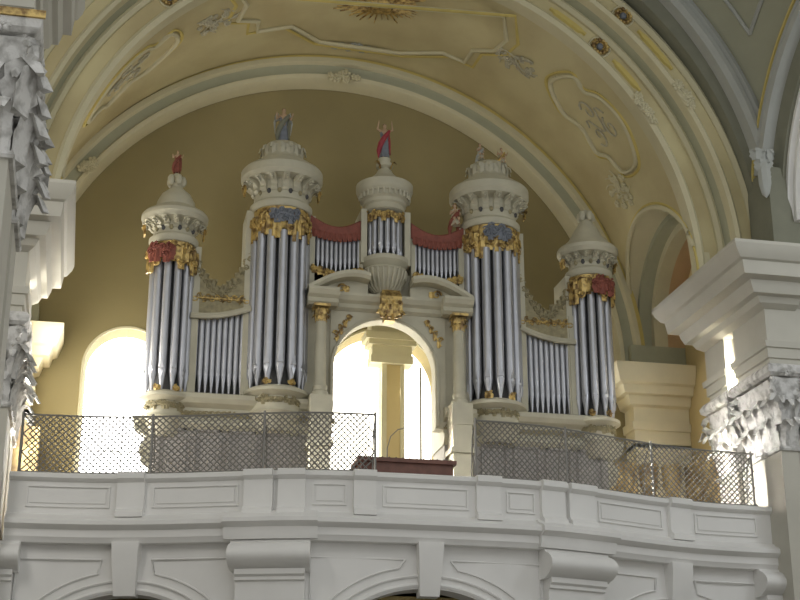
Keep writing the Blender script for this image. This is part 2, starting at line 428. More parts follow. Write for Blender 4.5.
# --- stucco cartouches on the vault (outline in vault coordinates)
def inv(x, y, z):
    k = (y-YF)/(YR-YF); cx, cz, r = vp(k); return atan2(z-cz, x-cx)
def smooth_closed(pts, n=8):
    out = []; L = len(pts)
    for i in range(L):
        p0, p1, p2, p3 = (V(pts[(i+k-1) % L]) for k in range(4))
        for j in range(n):
            t = j/n
            out.append(.5*((2*p1)+(-p0+p2)*t+(2*p0-5*p1+4*p2-p3)*t*t+(-p0+3*p1-3*p2+p3)*t**3))
    return out
def cartouche(pts, label, mirror=False, smooth=True, group='stucco cartouches on the vault'):
    q = []
    for x, y, z in pts:
        t = inv(x, y, z); q.append((pi-t if mirror else t, min(max(y, YF+.12), YR-.25)))
    q = [(a, b, 0) for a, b in q]
    if smooth: q = [(p.x, p.y) for p in smooth_closed(q)]
    else: q = [(a, b) for a, b, _ in q]
    ct = sum(a for a, b in q)/len(q); cy = sum(b for a, b in q)/len(q)
    o = thing('stucco_cartouche', label, 'cartouche', vault_pt(ct, cy), group)
    loop = q+[q[0]]
    m = M(); m.tube([vault_pt(a, b, .03) for a, b in loop], .065, 6, .8); m.build('white_moulding', TRIM, o)
    m = M(); m.tube([vault_pt(ct+(a-ct)*1.09, cy+(b-cy)*1.10, .01) for a, b in loop], .05, 5, .6); m.build('yellow_moulding', YEL, o)
    return o, ct, cy
RC = [(4.05,30.5,18.9),(4.35,29.75,18.7),(4.7,29.85,18.4),(4.95,29.6,18.15),(5.35,29.5,17.7),(5.75,29.6,17.2),(6.05,30.0,16.7),(5.95,30.7,16.75),(5.6,30.9,17.2),(5.45,31.2,17.5),(5.0,31.0,18.0),(4.55,31.1,18.45)]
c1 = cartouche(RC, 'pale curved stucco cartouche frame on the right haunch of the vault')
c2 = cartouche([(x+.05, y, z) for x, y, z in RC], 'pale curved stucco cartouche frame on the left haunch of the vault', mirror=True)
CC = [(-3.9,29.3,19.7),(-3.6,30.0,19.8),(-3.75,30.7,19.8),(-3.2,31.0,19.95),(-3.15,31.5,19.9),(-2.3,31.5,20.1),(-1.5,32.3,20.3),(.6,32.3,20.3),(1.6,31.7,20.1),(2.2,31.7,20.0),(2.25,31.1,20.0),(2.7,30.7,19.8),(2.85,30.1,19.8),(2.5,29.3,19.9)]
cc = cartouche(CC, 'large angular stucco frame round the gilt sunburst at the crown of the vault', smooth=False)
for (ct, cy), lb in ((c1[1:], 'right'), (c2[1:], 'left')):
    m = M()
    for q, (da, db, tr) in enumerate(((-.05, -.28, 1.3), (.05, .0, -1.2), (-.03, .30, 1.1))):
        m.tube([vault_pt(ct+da+.045*(1-t*.8)*cos(6*tr*t+q), cy+db+.20*(1-t*.8)*sin(6*tr*t+q), .03) for t in [i/14 for i in range(15)]], [.03-.0012*i for i in range(15)], 5)
    m.tube([vault_pt(ct+.04*sin(j*.9), cy-.42+j*.085, .02) for j in range(11)], .022, 5)
    tag(m.build('painted_sprig', FLOR, loc=vault_pt(ct, cy)), 'faint curling sprigs inside the stucco frame on the %s haunch of the vault' % lb, 'ornament')
# sunburst at the crown
sc = vault_pt(inv(-.3, 30.35, 20.5), 30.35, .06)
o = thing('gilt_sunburst', 'gilt sunburst with rays at the crown of the vault, top edge of the photo', 'ornament', sc)
m = M()
m.loft([[sc+V((x, y, 0)) for x, y in ((-.3,-.2),(.3,-.3),(.36,.25),(-.2,.34))], [sc+V((x, y, -.14)) for x, y in ((-.22,-.14),(.22,-.2),(.26,.17),(-.14,.24))]]); m.build('sunburst_heart', GOLD, o, smooth=0)
m = M(); random.seed(3)
for k in range(40):
    a = 2*pi*k/40; r1 = random.uniform(.7, 1.05); d = V((cos(a)*1.25, sin(a)*.8, 0)); s_ = V((-sin(a), cos(a), 0))*.035
    m.loft([[sc+d*.3-s_+V((0,0,.02)), sc+d*.3+s_+V((0,0,.02)), sc+d*.3+V((0,0,-.04))], [sc+d*r1-s_*.3+V((0,0,-.02)), sc+d*r1+s_*.3+V((0,0,-.02)), sc+d*r1+V((0,0,-.05))]])
m.build('sun_rays', GOLD, o)
random.seed(11)
def vfl(px, ext, n, r, lb, mt=FLOR):
    t = inv(*px); y = px[1]; c = vault_pt(t, y, .03)
    flowers(c, ext, n, r, mt, 'stucco_flower_spray', lb, 'ornament', u=(-sin(t),0,cos(t)), v=(0,1,0), nrm=(-cos(t),0,-sin(t)), group='flower sprays on the vault')
vfl((3.3, 30.6, 19.6), (.55, .45), 26, .07, 'grey stucco flower spray between the crown frame and the right cartouche')
vfl((-4.25, 30.3, 19.4), (.55, .45), 26, .07, 'grey stucco flower spray between the crown frame and the left cartouche')
vfl((-.65, 32.45, 20.3), (.6, .16), 18, .07, 'grey stucco flower spray on the lower edge of the crown frame', BLUEG)
vfl((6.05, 31.3, 16.5), (.5, .5), 26, .07, 'pale stucco leaves under the right cartouche, above the side arch', TRIM)

# --- nave sail vault and wall arches
cxn, cyn, czn, RN = -.4, 23.0, 14.0, 9.78
m = M(); rings = []
for i in range(45):
    y = 18.6+(27.2-18.6)*i/44; row = []
    for j in range(61):
        x = -9.0+(8.2+9.0)*j/60
        row.append(V((x, y, czn+sqrt(max(.2, RN*RN-(x-cxn)**2-(y-cyn)**2)))))
    rings.append(row)
m.loft(rings, False, False); struct(m.build('ceiling', WEB))
m = M()
def sail(x, y, d=0.): return V((x, y, czn+sqrt(max(.2, (RN-d)**2-(x-cxn)**2-(y-cyn)**2))))
m.tube([sail(cxn+6.6*cos(2*pi*i/64), cyn+2.9*sin(2*pi*i/64), .04) for i in range(65)], .1, 6); struct(m.build('trim_%d' % n_t, BLUEG)); n_t += 1
m = M()
for (off, rr) in ((0.45, .05),):
    for sx in (1, -1):
        xx = cxn+sx*(8.35-off)
        m.tube([sail(xx, 19.5+(26.6-19.5)*i/40, .02) for i in range(41)], rr, 5)
m.tube([sail(cxn-7.9+15.8*i/60, 26.6, .02) for i in range(61)], .05, 5)
struct(m.build('trim_%d' % n_t, BLUEG)); n_t += 1
for sgn in (1, -1):
    xw = cxn+sgn*8.45
    def rx(prof, mt, cz=14.0, zmin=15.3):
        global n_t
        a = math.asin((zmin-cz)/prof[0][0]); m = M(); arch_x(m, [(r, xw+sgn*d) for r, d in prof], 23.0, cz, a0=a, a1=pi-a); struct(m.build('trim_%d' % n_t, mt)); n_t += 1
    rx([(4.45, -.05), (4.48, -.25), (4.62, -.28), (4.70, -.2), (4.76, -.28), (4.84, -.2), (4.84, .3), (4.45, .3)], BLUEG)
    rx([(4.85, -.20), (4.85, -.27), (4.93, -.27), (4.93, -.1)], YEL)
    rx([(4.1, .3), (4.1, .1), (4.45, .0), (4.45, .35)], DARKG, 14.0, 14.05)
    rx([(3.75, .8), (3.75, .35), (3.83, .28), (3.95, .28), (4.0, .18), (4.1, .18), (4.1, .8)], STONE, 14.0, 14.05)
    # spandrel wall over the arcade arch
    m = M(); arch_x(m, [(4.4, xw+sgn*.10), (4.4, xw+sgn*.3), (8.0, xw+sgn*.3), (8.0, xw+sgn*.10)], 23.0, 14.0, footz=13.3)
    struct(m.build('wall_right' if sgn > 0 else 'wall_left', WEB))
    # aisle wall beyond the arcade
    struct(M().box(xw+sgn*4.3, xw+sgn*4.6, 8, 34, 0, 19).build('wall_right' if sgn > 0 else 'wall_left', PIER))

# --- nave piers
def entab(m, x_in, x_out, y0, y1, z0, z1, sgn, steps, gx=1., gn=1., gf=1.):
    """entablature block: the profile steps out toward the nave (x) and toward both ends (y)"""
    sc_ = (z1-z0)/2.35
    m.loft([[V((x_in-sgn*g*gx, y0-g*gn, z0+h*sc_)), V((x_out, y0-g*gn, z0+h*sc_)), V((x_out, y1+g*gf, z0+h*sc_)), V((x_in-sgn*g*gx, y1+g*gf, z0+h*sc_))] for h, g in steps])
def pier(sgn, x_in, y0, y1, gx, gn, gf, label):
    """y0..y1 along the nave; two pilasters face the nave, the near one broader"""
    xo = x_in+sgn*2.6
    o = thing('nave_pier', label, 'pier', (x_in+sgn*1.3, (y0+y1)/2, 0), 'nave piers')
    L = y1-y0; p2 = (y0, y0+L*.50); p1 = (y0+L*.68, y1)
    m = M()
    bx = lambda a, b, c, d, e, f: m.box(min(a, b), max(a, b), c, d, e, f)
    bx(x_in+sgn*.28, xo, y0+.25, y1-.02, 0, 11.0)
    bx(x_in+sgn*.12, x_in+sgn*.40, y0+.12, y1-.1, 0, 9.1)
    bx(x_in+sgn*.0, x_in+sgn*.4, p2[0], p2[1], 0, 9.1)
    bx(x_in+sgn*.0, x_in+sgn*.4, p1[0], p1[1], 0, 9.1)
    for e in (.46, .62): bx(x_in+sgn*e, x_in+sgn*(e+.07), y0+.1, y0+.3, 0, 10.9)
    bx(x_in+sgn*1.1, xo, y0, y0+.3, 0, 9.1)
    for q in (p1, p2): bx(x_in-sgn*.1, x_in+sgn*.4, q[0]-.08, q[1]+.08, 0, .5)
    m.build('shaft', PIER, o, smooth=0)
    for q in (p2, p1):
        m = M(); xa, xb = sorted((x_in, x_in+sgn*.42))
        capital(m, xa, xb, q[0], q[1], 9.12, 10.90, lw=.40 if y0 > 20 else .66); m.build('leafy_capital', LEAF, o)
    m = M(); xa, xb = sorted((x_in+sgn*1.1, xo)); capital(m, xa, xb, y0-.02, y0+.4, 9.12, 10.90, lw=.42); m.build('leafy_capital', LEAF, o)
    m = M()
    low = [(0,0),(.3,0),(.32,.05),(.7,.05),(.72,.1),(.95,.12),(1.0,.03),(2.35,.03)]
    xi = x_in-sgn*.08
    for q in (p2, p1): entab(m, xi, xo, q[0], q[1], 10.9, 12.25, sgn, low)
    entab(m, xi+sgn*.2, xo, y0+.2, y1-.1, 10.9, 12.26, sgn, [(0,0),(.7,0),(.72,.1),(.95,.12),(1.0,.03),(2.35,.03)])
    top = [(0,.04),(.15,.16),(.4,.22),(.42,.34),(.75,.40),(.95,.42),(1.0,.60),(1.6,.64),(1.65,.70),(1.95,.80),(2.2,.84),(2.35,.84)]
    entab(m, xi, x_in+sgn*.62, y0, y1, 12.2, 13.3, sgn, top, gx, gn, gf)
    entab(m, x_in+sgn*.5, xo, y0+.3, y1, 12.2, 13.28, sgn, top, 0., gn, gf)
    entab(m, x_in+sgn*1.0, xo, y0, y0+.4, 10.9, 12.25, sgn, low)
    entab(m, x_in+sgn*1.15, xo, y0, y1, 12.2, 13.3, sgn, top, .6, gn, gf)
    m.build('entablature', PIER, o, smooth=20)
    m = M(); bx(x_in+sgn*.02, xo, y0+.6, y1, 13.25, 13.8); m.build('springer_block', TRIM, o, smooth=0)
    if y0 < 20:
        m = M(); xa, xb = sorted((x_in-sgn*.29, x_in+sgn*.6)); m.box(xa, xb, y0-.29, y0-.25, 10.82, 10.92); m.build('gilt_fillet', GOLD, o, smooth=0)
    return o
pier(1, 7.85, 27.6, 30.75, 1.4, 1.45, .45, 'right-hand nave pier where the balcony ends, with white leafy capitals')
pier(-1, -8.05, 27.6, 30.75, 1.03, 1.45, .2, 'nave pier left of the organ with its heavy cornice end beside the great arch')
pier(-1, -7.66, 16.3, 19.3, .66, .6, .6, 'nearest nave pier at the upper left edge, showing a bluish leafy capital')

# corner pilasters of the organ bay
def corner(sgn, x_in, x_out, label):
    o = thing('corner_pilaster', label, 'pilaster', ((x_in+x_out)/2, 33, LOFT))
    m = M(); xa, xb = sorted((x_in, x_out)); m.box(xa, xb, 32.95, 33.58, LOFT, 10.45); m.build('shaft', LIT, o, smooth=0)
    m = M(); xa_ = x_in
    st = [(0,.0),(.5,.0),(.52,.06),(.75,.08),(.78,.0),(1.2,0),(1.25,.12),(1.5,.2),(1.52,.34),(1.75,.4),(1.8,.5),(2.2,.62),(2.35,.62)]
    rings = []
    for h, g in st:
        z = 10.35+h*.86
        rings.append([V((x_in-sgn*g, 32.95-g, z)), V((x_out, 32.95-g, z)), V((x_out, 33.58, z)), V((x_in-sgn*g, 33.58, z))])
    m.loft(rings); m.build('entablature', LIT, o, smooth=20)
    m = M(); m.box(xa, xb, 32.9, 33.58, 12.36, 13.0); m.build('springer_block', GREEN, o, smooth=0)
corner(1, 6.72, 8.19, 'cream corner pilaster with stepped sunlit cornice right of the organ')
corner(-1, -7.88, -8.14, 'cream corner pilaster with small cornice left of the tall bright window')

# =================================================================== BALCONY
CTRL = [(0, 26.60), (1.2, 26.61), (2.1, 26.66), (2.6, 26.76), (3.3, 26.98), (4.1, 27.26), (5.0, 27.60), (5.8, 27.83), (6.6, 27.97), (7.6, 28.03), (8.6, 28.05)]
def ypath(x):
    a = abs(x)
    for (x0, y0), (x1, y1) in zip(CTRL, CTRL[1:]):
        if a <= x1:
            t = (a-x0)/(x1-x0); return y0+(y1-y0)*t
    return CTRL[-1][1]
def ysm(x): return sum(ypath(x+d)*w for d, w in ((-.5,.15),(-.25,.2),(0,.3),(.25,.2),(.5,.15)))
def bp(x, off, z):
    """point on the balcony line; off = metres behind the cornice lip"""
    d = .05; dy = (ysm(x+d)-ysm(x-d))/(2*d); n = V((dy, -1, 0)).normalized()
    return V((x, ysm(x), z)) - n*off
def sweep(m, x0, x1, prof, step=.25):
    n = max(1, int(abs(x1-x0)/step)); m.loft([[bp(x0+(x1-x0)*i/n, o, z) for o, z in prof] for i in range(n+1)])
bal = thing('gallery_balcony', 'white plaster gallery balcony with panelled parapet bowing out below the organ', 'balcony', (0, 27.5, 6.6))
m = M(); sweep(m, -7.95, 7.86, [(.9, 6.6), (.2, 6.6), (.17, 6.66), (.14, 6.70), (.14, 6.84), (.05, 6.88), (.0, 6.92), (.0, 7.0), (.06, 7.05), (.2, 7.10), (.27, 7.16), (.9, 7.16)])
for s_ in (-1, 1):
    sweep(m, s_*3.93, s_*2.2, [(.8, 6.62), (.08, 6.62), (.04, 6.72), (.04, 6.84), (-.05, 6.88), (-.11, 6.92), (-.11, 7.0), (-.05, 7.05), (.1, 7.10), (.2, 7.17), (.8, 7.17)])
m.build('cornice', STONE, bal, smooth=25)
m = M(); sweep(m, -7.95, 7.86, [(.33, 7.14), (.33, 7.80), (.27, 7.82), (.22, 7.86), (.22, 7.93), (.26, 7.96), (.55, 7.96), (.55, 7.14)]); m.build('parapet', STONE, bal, smooth=25)
peds = [(-3.62, -3.08), (-2.98, -2.46), (-1.5, -1.06), (.94, 1.44), (2.33, 2.88), (2.98, 3.6), (-5.95, -5.45), (5.45, 5.95)]
pan = [(-7.6, -6.1), (-5.3, -3.75), (-2.3, -1.65), (-.9, .78), (1.6, 2.2), (3.75, 5.3), (6.1, 7.5)]
for a, b in peds:
    m = M(); sweep(m, a, b, [(.5, 7.1), (.12, 7.1), (.13, 7.2), (.2, 7.26), (.22, 7.32), (.22, 7.78), (.17, 7.81), (.12, 7.85), (.12, 7.95), (.16, 7.98), (.5, 7.98)], .3)
    m.build('pedestal', STONE, bal, smooth=25)
for a, b in pan:
    m = M()
    sweep(m, a, b, [(.36, 7.30), (.295, 7.30), (.295, 7.33), (.36, 7.33)]); sweep(m, a, b, [(.36, 7.69), (.295, 7.69), (.295, 7.72), (.36, 7.72)])
    for e in (a, b): sweep(m, e-.015, e+.015, [(.36, 7.3), (.295, 7.3), (.295, 7.72), (.36, 7.72)], .3)
    sweep(m, a+.06, b-.06, [(.36, 7.38), (.31, 7.38), (.31, 7.64), (.36, 7.64)])
    m.build('parapet_panel', STONE, bal, smooth=25)
# wall with three low arches under the balcony
ARC = [(-5.72, 1.7, 5.68), (0., 2.05, 5.78), (5.6, 1.7, 5.68)]
def arz(x):
    for c, h, top in ARC:
        if abs(x-c) < h: return top-1.5+1.5*sqrt(max(0, 1-((x-c)/h)**2))
    return 0.
xs = set()
for c, h, top in ARC:
    for i in range(41): xs.add(round(c-h*cos(pi*i/40), 4))
x = -7.95
while x < 7.86: xs.add(round(x, 3)); x += .3
xs.add(7.86); xs = sorted(xs)
m = M(); rings = []
for x in xs:
    mid = arz(x)
    for zz in ([mid] if 1 else []):
        rings.append([bp(x, .42, 6.64), bp(x, .42, zz), bp(x, .95, zz), bp(x, .95, 6.64)])
m.loft(rings); m.build('arcade_wall', STONE, bal, smooth=20)
for c, h, top in ARC:
    m = M()
    for g, rr, off in ((.07, .05, .42), (.24, .03, .40)):
        m.tube([bp(c-(h+g)*cos(pi*i/40), off, top-1.5+(1.5+g)*sin(pi*i/40)) for i in range(41)], rr, 6)
    m.build('archivolt', STONE, bal)
    for s_ in (-1, 1):
        m = M(); xe = c+s_*(h+.28); xi = c+s_*.45
        pts = [bp(xi, .40, 6.32), bp(xe, .40, 6.32), bp(xe, .40, 5.0)]
        arcp = [bp(c+s_*(h+.28)*t, .40, top-1.5+(1.5+.42)*sqrt(max(0, 1-min(1, (h+.28)*t/(h+.45))**2))) for t in [1-.075*i for i in range(11)] if (h+.28)*t > .45]
        m.tube(pts+arcp+[bp(xi, .40, 6.32)], .022, 5); m.build('spandrel_moulding', STONE, bal)
    m = M()
    def kr(w0, off, z): return [bp(c-w0, off, z), bp(c+w0, off, z), bp(c+w0, .6, z), bp(c-w0, .6, z)]
    m.loft([kr(.19, .30, 5.62), kr(.24, .12, 6.45), kr(.25, .12, 6.62)]); m.build('keystone', STONE, bal, smooth=20)
for c in (-3.07, 3.05, -7.98, 7.75):
    w = .74 if abs(c) < 5 else .35
    m = M()
    prof = [(.5, 6.60), (.14, 6.60)] + [(.14-.30*sin(pi*i/12)**.7, 6.56-.50*i/12) for i in range(13)] + [(.16, 6.04), (.5, 6.04)]
    sweep(m, c-w, c+w, prof, .3); m.build('bracket_roll', STONE, bal, smooth=40)
    m = M(); sweep(m, c-w+.1, c+w-.1, [(.6, 0), (.2, 0), (.2, 5.84), (.14, 5.86), (.14, 5.92), (.08, 5.96), (.08, 6.06), (.6, 6.06)], .3); m.build('bracket_pilaster', STONE, bal, smooth=20)
# loft floor slab
m = M(); sweep(m, -7.95, 7.86, [(.3, 6.62), (.3, 7.12), (6.2, 7.0), (6.2, 6.62)], .3); struct(m.build('floor', PLANK))
struct(M().box(-9, 9, YB, YB+.3, 0, 6.8).build('wall_back', WALL))
struct(M().box(XR, XR+.3, 28.5, YB, 0, 6.7).build('wall_right', PIER)); struct(M().box(XL-.3, XL, 28.5, YB, 0, 6.7).build('wall_left', PIER))

# --- grille railings
def grille(x0, x1, posts, label):
    o = thing('balcony_grille', label, 'railing', bp((x0+x1)/2, .38, 7.96), 'diamond mesh grilles on the parapet')
    zb, zt = 7.99, 9.13; p = .122; L = abs(x1-x0); hgt = zt-zb
    m = M()
    for s_ in (1, -1):
        k = -int(hgt/p)-1
        while k*p < L:
            pts = []
            a = k*p if s_ > 0 else k*p+hgt
            for i in range(7):
                t = i/6; xx = (a+s_*t*hgt)
                pts.append((x0+xx, zb+t*hgt))
            pts = [(x, z) for x, z in pts if x0-.001 <= x <= x1+.001]
            if len(pts) > 1: m.tube([bp(x, .38+.006*s_, z) for x, z in pts], .0135, 4)
            k += 1
    m.build('diamond_mesh', IRON, o, smooth=0)
    m = M(); n = int(L/.25)
    for z in (zb, zt): m.tube([bp(x0+L*i/n, .38, z) for i in range(n+1)], .02, 5)
    m.build('rail', IRON, o)
    for x in posts:
        m = M(); m.tube([bp(x, .38, 7.9), bp(x, .38, zt+.05)], .026, 6); m.tube([bp(x, .38, zt), bp(x, .6, zt-.3), bp(x, .7, 7.9)], .014, 5); m.build('post', IRON, o)
grille(-7.8, -1.06, [-7.8, -5.4, -3.3, -1.06], 'dark diamond mesh grille along the left half of the parapet')
grille(.98, 7.62, [.98, 3.05, 5.2, 7.55], 'dark diamond mesh grille along the right half of the parapet')

# --- organ console at the parapet
o = thing('organ_console', 'low reddish-brown organ console standing at the parapet opening below the organ arch', 'console', (-.33, 27.7, LOFT+.12))
m = M(); m.box(-1.25, .60, 27.35, 28.1, LOFT+.1, 8.28); m.build('body', WOOD, o, smooth=0)
m = M(); m.box(-1.32, .66, 27.28, 28.15, 8.28, 8.36); m.build('lid', WOOD, o, smooth=0)
m = M(); m.box(-1.15, .5, 28.0, 28.05, 8.36, 8.50, 0); m.build('music_ledge', WOOD, o, smooth=0)
for k in range(5):
    m = M(); x = -1.1+k*.36; m.box(x, x+.16, 27.36, 27.4, 7.9, 8.2); m.build('carved_panel', WOOD, o, smooth=0)
for k in range(14): M().lathe([(.02, 0), (.02, .05), (.035, .07), (.0, .1)], (-1.2+k*.14, 27.6, 8.36), n=8).build('stop_knob', DARK, o)
tag(M().tube([(-.62, 27.9, 8.36), (-.62, 27.9, 8.7), (-.55, 27.9, 8.95), (-.4, 27.9, 9.1), (-.2, 27.88, 9.15)], .012, 6).build('lamp_arm', IRON, loc=(-.62, 27.9, 8.36)), 'thin curved dark lamp arm rising from the organ console', 'lamp')

# =================================================================== ORGAN
Y0 = 31.0
org = thing('pipe_organ', 'large cream baroque pipe organ with five pipe towers, gilt carving and a central arch', 'organ', (0, 31.2, LOFT))
def pipe_mesh(r, L, foot):
    m = M(); n = 14
    m.lathe([(.25*r, 0), (.3*r, .02), (r*.98, foot*.97), (r, foot), (r, foot+.01), (r, foot+L)], n=n)
    # mouth: flattened lip with a dark slot
    hm = 2.2*r
    m.loft([[V((-.62*r, -r*.80, foot+.02)), V((.62*r, -r*.80, foot+.02)), V((.62*r, -r*1.04, foot+.05)), V((-.62*r, -r*1.04, foot+.05))],
            [V((-.12*r, -r*.80, foot+hm)), V((.12*r, -r*.80, foot+hm)), V((.12*r, -r*1.0, foot+hm)), V((-.12*r, -r*1.0, foot+hm))]])
    m.loft([[V((-.5*r, -r*.7, foot-.05)), V((.5*r, -r*.7, foot-.05)), V((0, -r*.75, foot-hm*.9))], [V((-.5*r, -r*1.0, foot-.03)), V((.5*r, -r*1.0, foot-.03)), V((0, -r*.86, foot-hm*.9))]])
    b = m.b; me_holder = m
    bmesh.ops.recalc_face_normals(b, faces=b.faces)
    me = bpy.data.meshes.new('pipe'); b.to_mesh(me); b.free()
    me.polygons.foreach_set('use_smooth', [True]*len(me.polygons)); me.set_sharp_from_angle(angle=radians(35)); me.materials.append(TIN)
    return me
def put_pipe(me, loc, parent, rz=0.):
    o = bpy.data.objects.new('pipe', me); COL.objects.link(o); o.parent = parent
    o.location = V(loc)-world_loc(parent); o.rotation_euler = (0, 0, rz); return o

def scroll_leafage(m, c, R, a0, a1, z0, z1, n, r=.06, seed=1):
    """carved leaf scrolls wrapped on a drum"""
    rnd = random.Random(seed)
    for k in range(n):
        a = a0+(a1-a0)*(k+.5)/n+rnd.uniform(-.03, .03)
        d = V((cos(a), sin(a), 0)); s = V((-sin(a), cos(a), 0))
        drop = (z1-z0)*(.55+.45*rnd.random())
        base = V(c)+d*R; base.z = z1-drop
        leaf(m, base, d, r*2.2, drop*.95, .10, .0)
        cc_ = V(c)+d*(R+.04)+V((0, 0, 0)); cc_.z = z0+(z1-z0)*rnd.uniform(.35, .85)
        spiral(m, cc_, s, (0,0,1), r*1.1, r*.38, 1.3, 10, rnd.uniform(0, 6))
        m.ell((cc_.x, cc_.y, cc_.z), (r*.4,)*3, u=6, v=4)
def tower(x, half, z, npipe, pr, rim, seed, roof='dome', cloth=True):
    """z: dict of levels; half = radius of the drum"""
    t = M()
    # dark core drum behind the pipes
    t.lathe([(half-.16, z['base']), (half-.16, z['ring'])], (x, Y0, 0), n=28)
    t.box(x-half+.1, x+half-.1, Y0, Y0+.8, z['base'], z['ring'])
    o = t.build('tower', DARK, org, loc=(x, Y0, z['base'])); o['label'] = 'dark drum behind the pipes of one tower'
    # framing stiles
    for s_ in (-1, 1):
        if s_*x > 0 and half < .5: continue
        c_ = x+s_*(half+.10); w_ = .09 if s_*x < 0 or half > .5 else .05
        M().box(c_-w_, c_+w_, Y0-.12, Y0+.75, z['base']-.1, z['ring']).build('stile', CREAM, o, smooth=0)
    # foot ring / moulded base with corbel below
    R = half+.04; b = z['base']
    m = M(); m.lathe([(R-.2, b-.95), (R-.12, b-.8), (R-.05, b-.62), (R+.02, b-.56), (R-.04, b-.5), (R-.06, b-.45), (R-.06, b-.22), (R, b-.18), (R+.10, b-.12), (R+.10, b-.05), (R+.02, b-.02), (R-.02, b+.02), (R-.3, b+.02)], (x, Y0, 0), n=40)
    m.build('base_moulding', CREAM, o)
    m = M(); scroll_leafage(m, (x, Y0, 0), R-.06, pi*1.08, pi*1.92, b-.42, b-.2, 16, .05, seed)
    m.tube([(x+(R-.04)*cos(pi+pi*i/24), Y0+(R-.04)*sin(pi+pi*i/24), b-.3) for i in range(25)], .03, 5); m.build('gilt_base_carving', OLIVE, o)
    for k in (-.45, .45):
        a = 1.5*pi+k; m = M(); scroll_leafage(m, (x, Y0, 0), R-.02, a-.08, a+.08, b-.02, b+.16, 3, .05, seed+3); m.build('gilt_tuft', GOLD, o)
    # pipes
    for k in range(npipe):
        u = (k-(npipe-1)/2)/((npipe-1)/2)
        a = 1.5*pi+u*radians(78)
        foot = .40+.05*(1-abs(u))
        me = PM.setdefault((pr, round(foot, 2), round(z['shade']-b, 2)), None) or pipe_mesh(pr, z['shade']-b-foot+.15, foot)
        PM[(pr, round(foot, 2), round(z['shade']-b, 2))] = me
        put_pipe(me, (x+(half-.02)*cos(a), Y0+(half-.02)*sin(a), b+.02), o, a-1.5*pi)
    # pipe shade carving
    m = M(); m.lathe([(half+.0, z['shade']+.12), (half+.05, z['ring'])], (x, Y0, 0), pi, 2*pi, 24)
    m.build('shade_board', GOLD, o)
    m = M(); scroll_leafage(m, (x, Y0, 0), half+.06, pi*1.03, pi*1.97, z['shade']-.12, z['ring']-.02, 15, .075, seed+5)
    m.build('gilt_pipe_shade', GOLD, o)
    if cloth:
        m = M()
        scroll_leafage(m, (x, Y0, 0), half+.10, 1.5*pi-.42, 1.5*pi+.42, z['ring']-.55, z['ring']-.03, 7, .085, seed+40)
        m.build('blue_cartouche', BLUE, o)
    # crown: ring, frieze with consoles, rim
    m = M(); g = z['ring']; c = z['rim0']; e = z['rim1']
    m.lathe([(half-.05, g-.05), (half+.08, g-.03), (half+.12, g+.04), (half+.12, g+.12), (half+.06, g+.17), (half+.03, g+.2), (half+.03, c-.05), (half+.12, c), (rim-.06, c+.02), (rim-.03, c+.08), (rim, c+.12), (rim, e-.06), (rim-.05, e), (rim-.15, e+.04), (.3, e+.05)], (x, Y0, 0), n=48)
    m.build('crown_moulding', CREAM, o)
    nb = 9
    for k in range(nb):
        m = M()
        a = pi+pi*(k)/(nb-1); d = V((cos(a), sin(a), 0)); s = V((-sin(a), cos(a), 0)); p = V((x, Y0, 0))+d*(half+.03)
        w = .075 if half > .5 else .06
        rr = []
        H = c-g-.2
        for tt, out in ((0, .02), (.2, .07), (.4, .05), (.65, .10), (.85, rim-half-.12), (1., rim-half-.06)):
            q = p+V((0, 0, g+.18+H*(.35+.65*tt)+.02)); rr.append([q-s*w, q+s*w, q+s*w+d*out, q-s*w+d*out])
        m.loft(rr); spiral(m, p+d*(rim-half-.14)+V((0, 0, c-.10)), d, (0,0,1), .07, .03, 1.2, 10); m.build('console_bracket', CREAM, o)
    for k in (1, 2, 3, 4, 5, 6):
        a = pi+pi*(k+.5)/(nb-1); M().ell((x+(half+.04)*cos(a), Y0+(half+.04)*sin(a), g+.2+(c-g-.2)*.32), (.05, .045, .065)).build('frieze_boss_and_hole', OLIVE if k % 2 else DARK, o)  # the dark lumps are coloured to imitate shaded round holes
    for s_ in (-1, 1):
        m = M()
        for k in range(3): leaf(m, (x+s_*(rim-.10), Y0-.10+.07*k, c-.30), (s_, -.4, 0), .12, .30, .2, .05)
        m.build('gilt_rim_tip', GOLD, o)
    # roof
    m = M(); pk = z['peak']
    if roof == 'bell':
        m.lathe([(rim-.12, e+.02), (rim-.2, e+.1), (rim*.60, e+.16), (rim*.56, e+.32), (rim*.44, e+.5), (.2, e+.62), (.13, e+.7), (.13, pk+.02), (.02, pk+.03)], (x, Y0, 0), n=28)
    elif roof == 'dome':
        m.lathe([(rim-.18, e+.03), (rim-.24, e+.14), (rim*.62, e+.22), (rim*.52, e+.3), (rim*.46, pk-.32), (rim*.5, pk-.2), (rim*.42, pk-.08), (rim*.22, pk), (.02, pk+.01)], (x, Y0, 0), n=32)
        for k in range(14):
            a = 2*pi*k/14; leaf(m, (x+rim*.47*cos(a), Y0+rim*.47*sin(a), e+.22), (cos(a), sin(a), 0), .16, pk-e-.28, .25, .02)
    else:
        m.lathe([(rim-.12, e+.02), (rim-.2, e+.12), (rim*.62, e+.2), (rim*.42, e+.2+(pk-e)*.35), (rim*.26, e+.2+(pk-e)*.6), (.12, pk), (.02, pk+.02)], (x, Y0, 0), n=28)
    m.build('roof', CREAM, o)
    return o
PM = {}
mid = dict(base=10.62, shade=14.12, ring=14.92, rim0=15.62, rim1=15.98, peak=16.75)
out = dict(base=10.40, shade=13.42, ring=13.92, rim0=14.42, rim1=14.68, peak=15.45)
tL = tower(-2.52, .61, mid, 7, .106, .96, 1)
tR = tower(2.52, .61, mid, 7, .106, .96, 2)
oL = tower(-4.95, .44, out, 6, .088, .76, 3, 'bell', False)
oR = tower(4.97, .44, out, 6, .088, .74, 4, 'cone', False)
